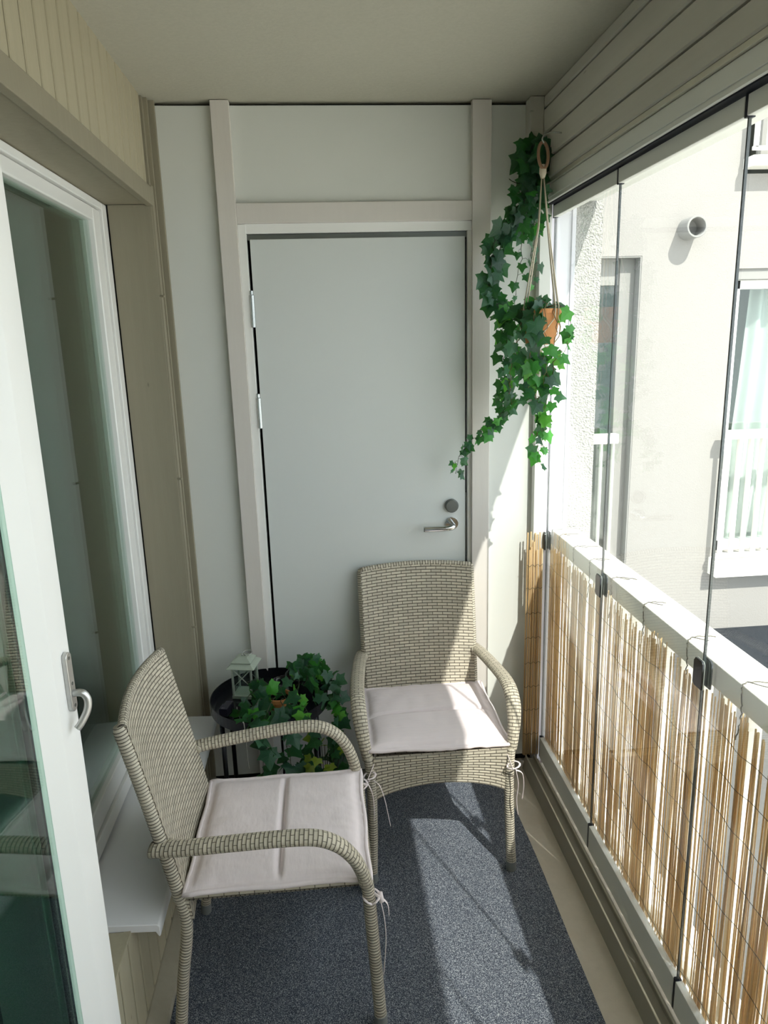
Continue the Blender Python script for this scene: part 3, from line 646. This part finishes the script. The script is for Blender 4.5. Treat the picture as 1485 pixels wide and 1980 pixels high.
# ties: local coordinates of each cushion (front is +y)
def tie(root, pts, up=(1, 0, 0), w=.009):
    mb = MB(); ribbon(mb, pts, w, .0012, up); mb.build('tie', 'cushion', root, smooth=True)
for root, s, ends in ((c1, 1, 0), (c1, -1, 1), (c2, -1, 0), (c2, 1, 1)):
    lx, ly = s*.238, .232 if root is c1 else .262
    z0 = -.045
    ringp = [(lx+.0205*math.cos(a), ly+.0205*math.sin(a), z0+.012*math.sin(a*.5)) for a in [k*PI/6 for k in range(13)]]
    mb = MB().tube(ringp, .0035, 6, .0015, up=(0, 0, 1)); mb.build('tie', 'cushion', root, smooth=True)
    tie(root, [(s*.215, .210, .012), (s*.222, ly-.02, -.01), (lx+.008, ly+.021, z0+.006)])
    if root is c1 and s == 1:
        tie(root, [(lx, ly+.021, z0), (lx+.006, ly+.030, z0-.05), (lx-.002, ly+.034, z0-.12), (lx+.006, ly+.030, z0-.17), (lx+.012, ly+.024, z0-.225)], (0, 1, 0))
        tie(root, [(lx, ly+.022, z0+.002), (lx+.0, ly+.040, z0-.02), (lx-.006, ly+.044, z0-.06)], (0, 1, 0))
        mb = MB().tube([(lx-.004, ly+.022, z0+.012), (lx+.004, ly+.026, z0-.01)], .0065, 8); mb.build('tie', 'cushion', root, smooth=True)
    elif root is c1:
        tie(root, [(lx, ly+.021, z0+.01), (lx-.004, ly+.035, z0-.03), (lx+.004, ly+.040, z0-.08), (lx, ly+.038, z0-.13)], (0, 1, 0))
    else:
        a = 1 if s > 0 else -1
        tie(root, [(lx-.01*s, ly+.021, z0+.004), (lx-.03*s, ly+.030, z0-.01), (lx-.045*s, ly+.030, z0-.06), (lx-.055*s, ly+.026, z0-.12), (lx-.062*s, ly+.024, z0-.165)] if s > 0 else
                  [(lx, ly+.022, z0+.01), (lx+.008*s, ly+.030, z0-.04), (lx+.004*s, ly+.028, z0-.10), (lx+.010*s, ly+.026, z0-.16)], (1, 0, 0))
        tie(root, [(lx, ly+.022, z0+.004), (lx+.024*s, ly+.020, z0-.012), (lx+.030*s, ly+.018, z0-.06), (lx+.026*s, ly+.016, z0-.11)], (1, 0, 0), .007)

# ================================================================== TRAY TABLE
TX, TY, TZ, TR = -.243, 2.462, .488, .213
tb = thing('tray_table', 'round black metal tray table in the corner', 'side table', (TX, TY, 0))
mb = MB().lathe([(0, TZ-.002), (TR-.012, TZ-.002), (TR-.004, TZ), (TR-.001, TZ+.038), (TR+.002, TZ+.038), (TR+.001, TZ-.002), (TR-.01, TZ-.006), (0, TZ-.006)], seg=72); mb.build('tray', 'black', tb, smooth=False, bevel=0)
for a in (215, 250, 325, 30, 120):
    if a == 250: continue
for (lx, ly) in ((-.165, -.10), (.165, -.10), (.165, .12), (-.165, .12)):
    MB().tube([(lx, ly, .009), (lx, ly, TZ-.004)], .0085, 12).build('leg', 'black', tb, smooth=True)
MB().tube([(-.165, -.10, TZ-.010), (.165, .12, TZ-.010)], .006, 8).tube([(.165, -.10, TZ-.022), (-.165, .12, TZ-.022)], .006, 8).build('cross_bar', 'black', tb, smooth=True)
MB().tube([(-.165, -.10, .030), (-.165, .12, .030)], .007, 8).tube([(.165, -.10, .030), (.165, .12, .030)], .007, 8).tube([(-.165, .12, .030), (.165, .12, .030)], .007, 8).build('foot_bar', 'black', tb, smooth=True)
TT = TZ-.002+.0005
# lantern
ln = thing('lantern', 'small pale green tin lantern with glass sides on the tray', 'lantern', (-.338, 2.545, TT), math.radians(-12))
m = MB(); hw = .036; hb = .012; ht = .125
for sx in (-1, 1):
    for sy in (-1, 1): m.box(sx*hw-.0035, sx*hw+.0035, sy*hw-.0035, sy*hw+.0035, 0, ht)
m.box(-hw-.005, hw+.005, -hw-.005, hw+.005, 0, hb)
for s in (-1, 1):
    m.box(-hw, hw, s*hw-.002, s*hw+.002, ht-.008, ht).box(s*hw-.002, s*hw+.002, -hw, hw, ht-.008, ht)
m.build('lantern_frame', 'lantern', ln, bevel=.0008)
for s in (-1, 1): MB().tube([(hw, s*hw, ht-.006), (0, s*hw, (ht+.039)/2), (-hw, s*hw, .045), (0, s*(hw+.0004), (ht+.039)/2), (hw, s*hw, .045), (0, s*hw, (ht+.039)/2), (-hw, s*hw, ht-.006)], .0022, 6, up=(0, 1, 0)).build('cross_brace', 'lantern', ln)
m = MB()
for s in (-1, 1): m.box(-hw+.003, hw-.003, s*(hw-.003)-.0007, s*(hw-.003)+.0007, hb, ht-.002).box(s*(hw-.003)-.0007, s*(hw-.003)+.0007, -hw+.004, hw-.004, hb, ht-.002)
m.build('lantern_glass', 'gls', ln)
m = MB()
def frust(a0, z0, a1, z1, cap=True):
    A = [m.P((sx*a0, sy*a0, z0)) for sx, sy in ((-1, -1), (1, -1), (1, 1), (-1, 1))]; B = [m.P((sx*a1, sy*a1, z1)) for sx, sy in ((-1, -1), (1, -1), (1, 1), (-1, 1))]
    for k in range(4): m.face((A[k], A[(k+1) % 4], B[(k+1) % 4], B[k]))
    m.face(A[::-1]); m.face(B)
frust(.052, ht-.002, .053, ht); frust(.053, ht, .034, ht+.016); frust(.037, ht+.016, .038, ht+.019); frust(.038, ht+.019, .018, ht+.034)
m.build('lantern_roof', 'lantern', ln, bevel=.0006)
MB().tube([(-.006, 0, ht+.034), (-.006, 0, ht+.040)], .003, 8).tube([(.006, 0, ht+.034), (.006, 0, ht+.040)], .003, 8).tube(smooth_path([(-.008, 0, ht+.038), (0, .02, ht+.044), (.022, .022, ht+.046), (.034, 0, ht+.047), (.022, -.018, ht+.042), (.006, 0, ht+.038)], 6), .0012, 6).build('lantern_handle', 'steel', ln, smooth=True)
# battery box
bb = thing('battery_box', 'small black battery box with grey digits lying on the tray', 'battery box', (-.395, 2.418, TT), math.radians(-14))
MB().box(-.016, .016, -.036, .004, 0, .030).box(-.014, .014, .006, .034, 0, .026).build('case', 'blackpl', bb, bevel=.002)
MB().box(-.015, .015, .003, .007, .002, .024).build('joint_band', 'black', bb)
cu = bpy.data.curves.new('marking', 'FONT'); cu.body = '01'; cu.size = .014; cu.extrude = .0002; cu.align_x = 'CENTER'
tmp = bpy.data.objects.new('marking_text', cu); me = bpy.data.meshes.new_from_object(tmp); bpy.data.objects.remove(tmp); me.materials.clear(); me.materials.append(MT['mark'])
o = bpy.data.objects.new('marking', me); COL.objects.link(o); o.parent = bb; o.location = (-.001, -.034, .0304)
tag(MB().tube(smooth_path([(-.362, 2.44, TT+.004), (-.355, 2.40, TT+.006), (-.335, 2.33, TT+.006), (-.325, 2.275, TT+.030), (-.315, 2.245, TT+.048), (-.312, 2.240, TT+.005), (-.310, 2.243, .36)], 8), .0014, 6).build('light_cable', 'cable', smooth=True), 'thin pale cable running over the tray rim of the black table', 'cable')
# small glass bowl
m = MB().lathe([(.018, 0), (.030, .006), (.040, .028), (.044, .046), (.0425, .046), (.038, .028), (.028, .008), (0, .006)], (0, 0, 0), 32)
gb = m.build('glass_bowl', 'gls', smooth=True); gb.location = (-.195, 2.545, TT); tag(gb, 'small clear glass bowl at the back of the tray', 'bowl')

# ================================================================== IVY
LEAF = [(0, 0), (.17, -.12), (.43, -.15), (.42, .09), (.50, .20), (.62, .37), (.38, .44), (.25, .58), (.13, .82), (0, 1.02), (-.13, .82), (-.25, .58), (-.38, .44), (-.62, .37), (-.50, .20), (-.42, .09), (-.43, -.15), (-.17, -.12)]
TONES = [(.014, .062, .036), (.020, .082, .046), (.010, .046, .032), (.034, .108, .064), (.030, .078, .060)]
BRIGHT = [(.080, .36, .050), (.060, .27, .055), (.14, .44, .06)]  # light leaf greens; on the hanging ivy they paint sunlit leaves
def add_leaf(mb, base, tip, nrm, size, tone):
    t = tip.normalized(); n = (nrm-t*nrm.dot(t)).normalized(); sd_ = t.cross(n)
    c = (tone[0], tone[1], tone[2], 1)
    ctr = base+t*size*.25+n*size*.02
    ci = mb.P(ctr); ids = []; bend = random.uniform(-.25, .10); cup = random.uniform(.05, .38)
    for (u, v) in LEAF:
        p = base+sd_*(u*size)+t*(v*size)+n*(bend*v*v*size-cup*u*u*size*1.2)
        ids.append(mb.P(p))
    N = len(ids)
    for k in range(N):
        a, b = LEAF[k], LEAF[(k+1) % N]
        mb.face((ci, ids[k], ids[(k+1) % N]), [(0.0001, .0001), (a[0], a[1]-.25+.0001), (b[0], b[1]-.25+.0001)], c)
def vine(fol, stm, path, step, size, jitter, bright=0.0, xmax=9, ymax=9, face=(0, -1, .35), droop=.8, r=.0016, taper=.55, palette=None, skip=0.0):
    pts = resample(smooth_path(path, 8), step)
    pts = [p+Vector((random.gauss(0, .004), random.gauss(0, .004), random.gauss(0, .003))) for p in pts]
    for p in pts: p.x = min(p.x, xmax-.01); p.y = min(p.y, ymax)
    stm.tube(pts, lambda t: r*(1-.5*t), 5)
    for k, p in enumerate(pts):
        t = k/len(pts)
        if t < skip: continue
        sz = size*(1-taper*t)*random.uniform(.7, 1.2)
        d = Vector((random.gauss(0, 1), random.gauss(0, .7)-.35, random.gauss(0, .5))).normalized()*jitter*random.uniform(.5, 1.2)
        b = p+d; b.x = min(b.x, xmax-.02); b.y = min(b.y, ymax-.01)
        stm.tube([p, p.lerp(b, .5)+Vector((0, 0, .006)), b], .0007, 4, caps=False)
        nrm = Vector(face)+Vector((random.gauss(0, .45), random.gauss(0, .35), random.gauss(0, .4)))
        tip = Vector((d.x*12, d.y*6, -droop))+Vector((random.gauss(0, .45), random.gauss(0, .35), random.gauss(0, .3)))
        tone = random.choice(BRIGHT) if random.random() < bright*(0.2+t*1.6) else random.choice(palette or TONES)
        e = b+tip.normalized()*sz
        if e.x > xmax: b.x -= e.x-xmax
        if e.y > ymax+.02: b.y -= e.y-ymax-.02
        add_leaf(fol, b, tip, nrm, sz, tone)
# --- long garland in the corner
gl = thing('ivy_garland', 'long dark artificial ivy garland hanging in the corner by the end wall', 'artificial ivy', (.75, 2.60, 2.43))
fol, stm = MB(), MB(); X = .835
S1 = [(.744, 2.60, 2.41), (.732, 2.58, 2.327), (.703, 2.57, 2.229), (.677, 2.56, 2.172), (.62, 2.55, 2.101), (.597, 2.54, 2.013), (.590, 2.54, 1.945), (.622, 2.54, 1.875), (.650, 2.54, 1.785), (.645, 2.54, 1.66), (.654, 2.54, 1.560), (.615, 2.55, 1.480), (.563, 2.56, 1.440), (.515, 2.56, 1.405), (.487, 2.57, 1.355), (.477, 2.57, 1.30)]
vine(fol, stm, S1, .0115, .062, .022, .05, X, 2.65)
vine(fol, stm, [(p[0]+.02, p[1]+.02, p[2]) for p in S1[3:12]], .017, .058, .022, .05, X, 2.65)
vine(fol, stm, [(.70, 2.60, 1.70), (.665, 2.59, 1.60), (.64, 2.58, 1.50), (.57, 2.57, 1.45)], .014, .052, .020, .1, X, 2.65)
vine(fol, stm, [(.759, 2.62, 2.41), (.752, 2.60, 2.314), (.733, 2.60, 2.183), (.721, 2.60, 2.081), (.704, 2.60, 1.979), (.700, 2.60, 1.873), (.69, 2.60, 1.75)], .030, .048, .024, .12, X, 2.65)
for dx, dz, dy in ((0, 0, 0), (-.012, -.01, -.02), (.012, -.02, .0), (.018, -.005, -.03), (-.004, .0, -.04)):     # dense bunch at the hook
    vine(fol, stm, [(.748+dx, 2.60+dy, 2.41+dz), (.744+dx*1.6, 2.59+dy, 2.34), (.735+dx*2, 2.59+dy, 2.27), (.720+dx*2.4, 2.59+dy, 2.19), (.715+dx*3, 2.58+dy, 2.14)], .014, .066, .026, 0, .80, 2.64, palette=TONES[:3])
vine(fol, stm, [(.73, 2.6, 2.15), (.755, 2.6, 2.08), (.76, 2.6, 2.0), (.75, 2.6, 1.93)], .032, .045, .022, .4, X, 2.65)
stm.tube(smooth_path([(.735, 2.585, 2.36), (.715, 2.58, 2.385), (.702, 2.58, 2.37), (.71, 2.58, 2.35), (.735, 2.585, 2.352), (.728, 2.58, 2.39), (.715, 2.58, 2.395), (.708, 2.58, 2.375)], 6), .0012, 5)
stm.tube(smooth_path([(.735, 2.585, 2.30), (.70, 2.57, 2.285), (.672, 2.56, 2.29), (.66, 2.56, 2.298)], 6), .0014, 5)
ch(fol.build('foliage', 'leaf', tone=True), gl); ch(stm.build('stems', 'stem', smooth=True), gl)
ch(MB().tube(smooth_path([(.797, 2.62, 2.43), (.77, 2.61, 2.435), (.752, 2.605, 2.425), (.748, 2.60, 2.405), (.756, 2.60, 2.395)], 5), .0025, 8).build('hook', 'steel', smooth=True), gl)
# --- macrame hanger with pot
HX, HY = .742, 2.45
mh = thing('macrame_hanger', 'cream knotted cord plant hanger on a brown wooden ring by the glass', 'plant hanger', (HX, HY, 2.40))
rg = MB().tube([(HX+.010*math.cos(a)*1.6, HY+.012*math.sin(a)*.6, 2.345+.040*math.sin(a)) for a in [k*2*PI/28 for k in range(29)]], .0052, 10, caps=False); ch(rg.build('ring', 'ringw', smooth=True), mh)
ch(MB().tube(smooth_path([(.80, HY, 2.41), (.77, HY, 2.412), (HX+.004, HY, 2.405), (HX-.004, HY, 2.392), (HX+.002, HY, 2.380)], 5), .0028, 8).build('hook', 'steel', smooth=True), mh)
kn = MB().tube([(HX, HY, 2.318), (HX, HY, 2.308), (HX, HY, 2.292), (HX, HY, 2.276)], lambda t: .006+.007*math.sin(PI*t), 12, ripple=.06); ch(kn.build('knot', 'cord', smooth=True), mh)
PZ = 1.755; PH = .115; PR = .068
cd = MB()
for q in range(8):
    a = (q//2)*PI/2+.5+(.10 if q % 2 else -.10); ex, ey = HX+.004+(PR+.004)*math.cos(a), HY+(PR+.004)*math.sin(a)
    cd.tube([(HX+.004*math.cos(a), HY+.004*math.sin(a), 2.285), (HX+.004+.3*(ex-HX), HY+.3*(ey-HY), 2.13), (ex, ey, PZ+PH+.01)], .0019, 6)
    b = (q//2)*PI/2+.5+(PI/4 if q % 2 else -PI/4)
    f = lambda an, rr_, z: (HX+.004+rr_*math.cos(an), HY+rr_*math.sin(an), z)
    cd.tube([f(a, PR+.005, PZ+PH+.01), f(a, PR+.004, PZ+PH*.75), f((a+b)/2, PR+.001, PZ+PH*.5), f(b, PR-.006, PZ+PH*.22), f(b, PR*.6, PZ-.004), f(b, .012, PZ-.012), (HX+.004, HY, PZ-.03)], .0019, 6)
cd.tube([(HX+.004, HY, PZ-.018), (HX+.004, HY, PZ-.05)], .008, 10)
for q in range(6):
    a = q*PI/3; cd.tube([(HX+.004, HY, PZ-.045), (HX+.004+.010*math.cos(a), HY+.010*math.sin(a), PZ-.12), (HX+.004+.014*math.cos(a), HY+.014*math.sin(a), PZ-.22)], .0015, 5)
ch(cd.build('cords', 'cord', smooth=True), mh)
pi = thing('potted_ivy', 'terracotta pot of ivy, sunlit leaves coloured bright green, hanging in the cord hanger', 'potted plant', (HX+.004, HY, PZ))
pm = MB().lathe([(.040, 0), (.047, 0), (PR-.002, PH-.014), (PR+.001, PH-.014), (PR+.002, PH), (PR-.004, PH), (PR-.006, PH-.02), (.040, .01), (0, .01)], (0, 0, 0), 40); pm.build('pot', 'terra', pi, smooth=False)
MB().lathe([(0, PH-.016), (PR-.006, PH-.018)], (0, 0, 0), 24).build('soil', 'soil', pi)
fol, stm = MB(), MB(); X = .842
zt = PZ+PH
for path, n_, sz, br in (
 ([(.735, 2.45, zt), (.700, 2.41, zt+.015), (.670, 2.40, 1.835), (.64, 2.39, 1.734), (.632, 2.40, 1.631), (.640, 2.41, 1.56)], .018, .068, .05),
 ([(.744, 2.44, zt), (.720, 2.39, 1.87), (.715, 2.37, 1.783), (.708, 2.37, 1.663), (.715, 2.38, 1.55), (.728, 2.39, 1.45), (.725, 2.39, 1.36)], .017, .070, .42),
 ([(.755, 2.44, zt), (.79, 2.40, 1.88), (.822, 2.39, 1.845), (.826, 2.39, 1.78), (.812, 2.40, 1.70)], .017, .058, .65),
 ([(.752, 2.42, zt+.004), (.765, 2.385, 1.87), (.777, 2.375, 1.80), (.765, 2.36, 1.70), (.752, 2.37, 1.60), (.745, 2.38, 1.50), (.742, 2.39, 1.42)], .017, .068, .42),
 ([(.735, 2.44, zt), (.735, 2.38, 1.89), (.738, 2.36, 1.78), (.735, 2.35, 1.68), (.725, 2.36, 1.58)], .018, .072, .12),
 ([(.735, 2.44, zt), (.725, 2.40, 1.90), (.700, 2.36, 1.86), (.69, 2.35, 1.76), (.68, 2.36, 1.67), (.69, 2.37, 1.58)], .018, .068, .06)):
    vine(fol, stm, path, n_, sz, .022, br, X, 2.60, skip=.5 if br == .12 else (.40 if abs(path[0][0]-.752) < .001 else (.28 if abs(path[0][0]-.735) > .005 else 0)))
for q in range(14):
    a = random.uniform(-.3, PI+.3) if q % 3 else random.uniform(0, 2*PI); p0 = Vector((HX+.004+.03*math.cos(a), HY+.03*math.sin(a), zt-.01)); p1 = p0+Vector((.045*math.cos(a), .045*math.sin(a)-.01, random.uniform(.0, .030)))
    p1.x = min(p1.x, .805); stm.tube([p0, p0.lerp(p1, .5)+Vector((0, 0, .015)), p1], .001, 4)
    add_leaf(fol, p1, Vector((math.cos(a), math.sin(a)-.4, -.35)), Vector((.1, -.6, .8)), random.uniform(.050, .072) if p1.x < .78 else .045, random.choice(TONES[:4]))
ch(fol.build('foliage', 'leaf', tone=True), pi); ch(stm.build('stems', 'bark', smooth=True), pi)
# --- terracotta pot on the tray
p2 = thing('potted_ivy', 'bushy ivy in a small terracotta pot on the tray table', 'potted plant', (-.205, 2.405, TT))
MB().lathe([(.030, 0), (.034, 0), (.044, .045), (.047, .045), (.047, .060), (.042, .060), (.040, .045), (.028, .008), (0, .008)], (0, 0, 0), 32).build('pot', 'terra', p2)
MB().lathe([(0, .046), (.041, .046)], (0, 0, 0), 24).build('soil', 'soil', p2)
fol, stm = MB(), MB(); b0 = (-.205, 2.405, TT+.05)
for path, st, sz in (
 ([b0, (-.25, 2.39, .585), (-.30, 2.37, .580), (-.335, 2.35, .535), (-.35, 2.34, .515)], .022, .066),
 ([b0, (-.25, 2.40, .60), (-.29, 2.42, .605), (-.32, 2.43, .59)], .024, .062),
 ([b0, (-.21, 2.37, .575), (-.17, 2.34, .565), (-.12, 2.30, .555), (-.09, 2.26, .53), (-.08, 2.24, .47)], .022, .062),
 ([b0, (-.22, 2.34, .565), (-.24, 2.27, .555), (-.25, 2.23, .50), (-.26, 2.22, .40), (-.25, 2.21, .30), (-.24, 2.21, .21)], .021, .070),
 ([b0, (-.19, 2.34, .565), (-.18, 2.26, .55), (-.17, 2.225, .48), (-.165, 2.22, .38), (-.15, 2.21, .28), (-.15, 2.20, .18)], .021, .068),
 ([b0, (-.26, 2.35, .565), (-.29, 2.29, .555), (-.30, 2.24, .52)], .022, .068)):
    vine(fol, stm, path, st*1.12, sz*.95, .022, .07, 9, 2.6, (0, -.8, .7), .5, taper=.2, skip=.2)
ch(fol.build('foliage', 'leaf', tone=True), p2); ch(stm.build('stems', 'stem', smooth=True), p2)
# --- black pot with arching ivy
p3 = thing('potted_ivy', 'tall arching ivy in a black planter at the right of the tray', 'potted plant', (-.115, 2.485, TT))
MB().lathe([(.045, 0), (.050, 0), (.066, .095), (.069, .100), (.064, .100), (.060, .09), (.044, .01), (0, .01)], (0, 0, 0), 36).build('pot', 'black', p3)
MB().lathe([(0, .085), (.059, .087)], (0, 0, 0), 24).build('soil', 'soil', p3)
fol, stm = MB(), MB(); b0 = (-.115, 2.485, TT+.09)
for path, st, sz, br in (
 ([b0, (-.11, 2.47, .64), (-.095, 2.46, .672), (-.06, 2.455, .655), (-.025, 2.45, .61), (-.005, 2.45, .54), (.004, 2.45, .46), (.004, 2.44, .37), (-.002, 2.44, .28), (-.01, 2.43, .18)], .017, .052, .04),
 ([b0, (-.13, 2.46, .63), (-.15, 2.45, .645), (-.17, 2.44, .625), (-.18, 2.43, .60)], .024, .052, .02),
 ([b0, (-.12, 2.43, .62), (-.13, 2.40, .595), (-.135, 2.385, .55), (-.13, 2.37, .52)], .024, .036, .8),
 ([b0, (-.09, 2.44, .63), (-.075, 2.41, .60), (-.065, 2.40, .56), (-.06, 2.39, .52)], .022, .054, .05),
 ([b0, (-.06, 2.46, .62), (-.02, 2.44, .57), (.0, 2.43, .50), (.012, 2.42, .42), (.01, 2.42, .34)], .020, .050, .05),
 ([b0, (-.10, 2.44, .64), (-.10, 2.41, .61), (-.11, 2.40, .58)], .022, .054, .03)):
    vine(fol, stm, path, st, sz, .018, br, .06, 2.6, (0, -.8, .6), .6, taper=.2)
ch(fol.build('foliage', 'leaf', tone=True), p3); ch(stm.build('stems', 'stem', smooth=True), p3)
# --- floor plant
p4 = thing('floor_plant', 'leafy plant with yellow green shoots on the floor under the tray table', 'potted plant', (-.05, 2.38, .008))
MB().lathe([(.05, 0), (.055, 0), (.072, .10), (.074, .105), (.068, .105), (.05, .01), (0, .01)], (0, 0, 0), 32).build('pot', 'black', p4)
fol, stm = MB(), MB()
for q in range(46):
    a = random.uniform(0, 2*PI); r = random.uniform(.01, .055); hgt = random.uniform(.16, .36)
    p0 = Vector((-.05+.03*math.cos(a), 2.38+.03*math.sin(a), .10)); p1 = Vector((-.05+(.03+r)*math.cos(a), 2.38+(.03+r)*math.sin(a), hgt))
    stm.tube([p0, p0.lerp(p1, .6)+Vector((0, 0, .02)), p1], .0012, 4)
    yel = hgt > .30
    add_leaf(fol, p1, Vector((math.cos(a), math.sin(a)-.3, -.6+random.uniform(0, .6))), Vector((0, -.8, .6)), random.uniform(.035, .05) if yel else random.uniform(.05, .075), (.28, .36, .04) if yel and q % 2 else random.choice(TONES))
for q in range(40):
    a = random.uniform(0, 2*PI); L = random.uniform(.10, .2); p0 = Vector((-.05+.04*math.cos(a), 2.38+.04*math.sin(a), .10))
    stm.tube([p0, p0+Vector((.04*math.cos(a), .04*math.sin(a), L*.6)), p0+Vector((.10*math.cos(a), .10*math.sin(a), L*.7))], lambda t: .0013*(1-.8*t), 4)
ch(fol.build('foliage', 'leaf', tone=True), p4); ch(stm.build('stems', 'stem', smooth=True), p4)
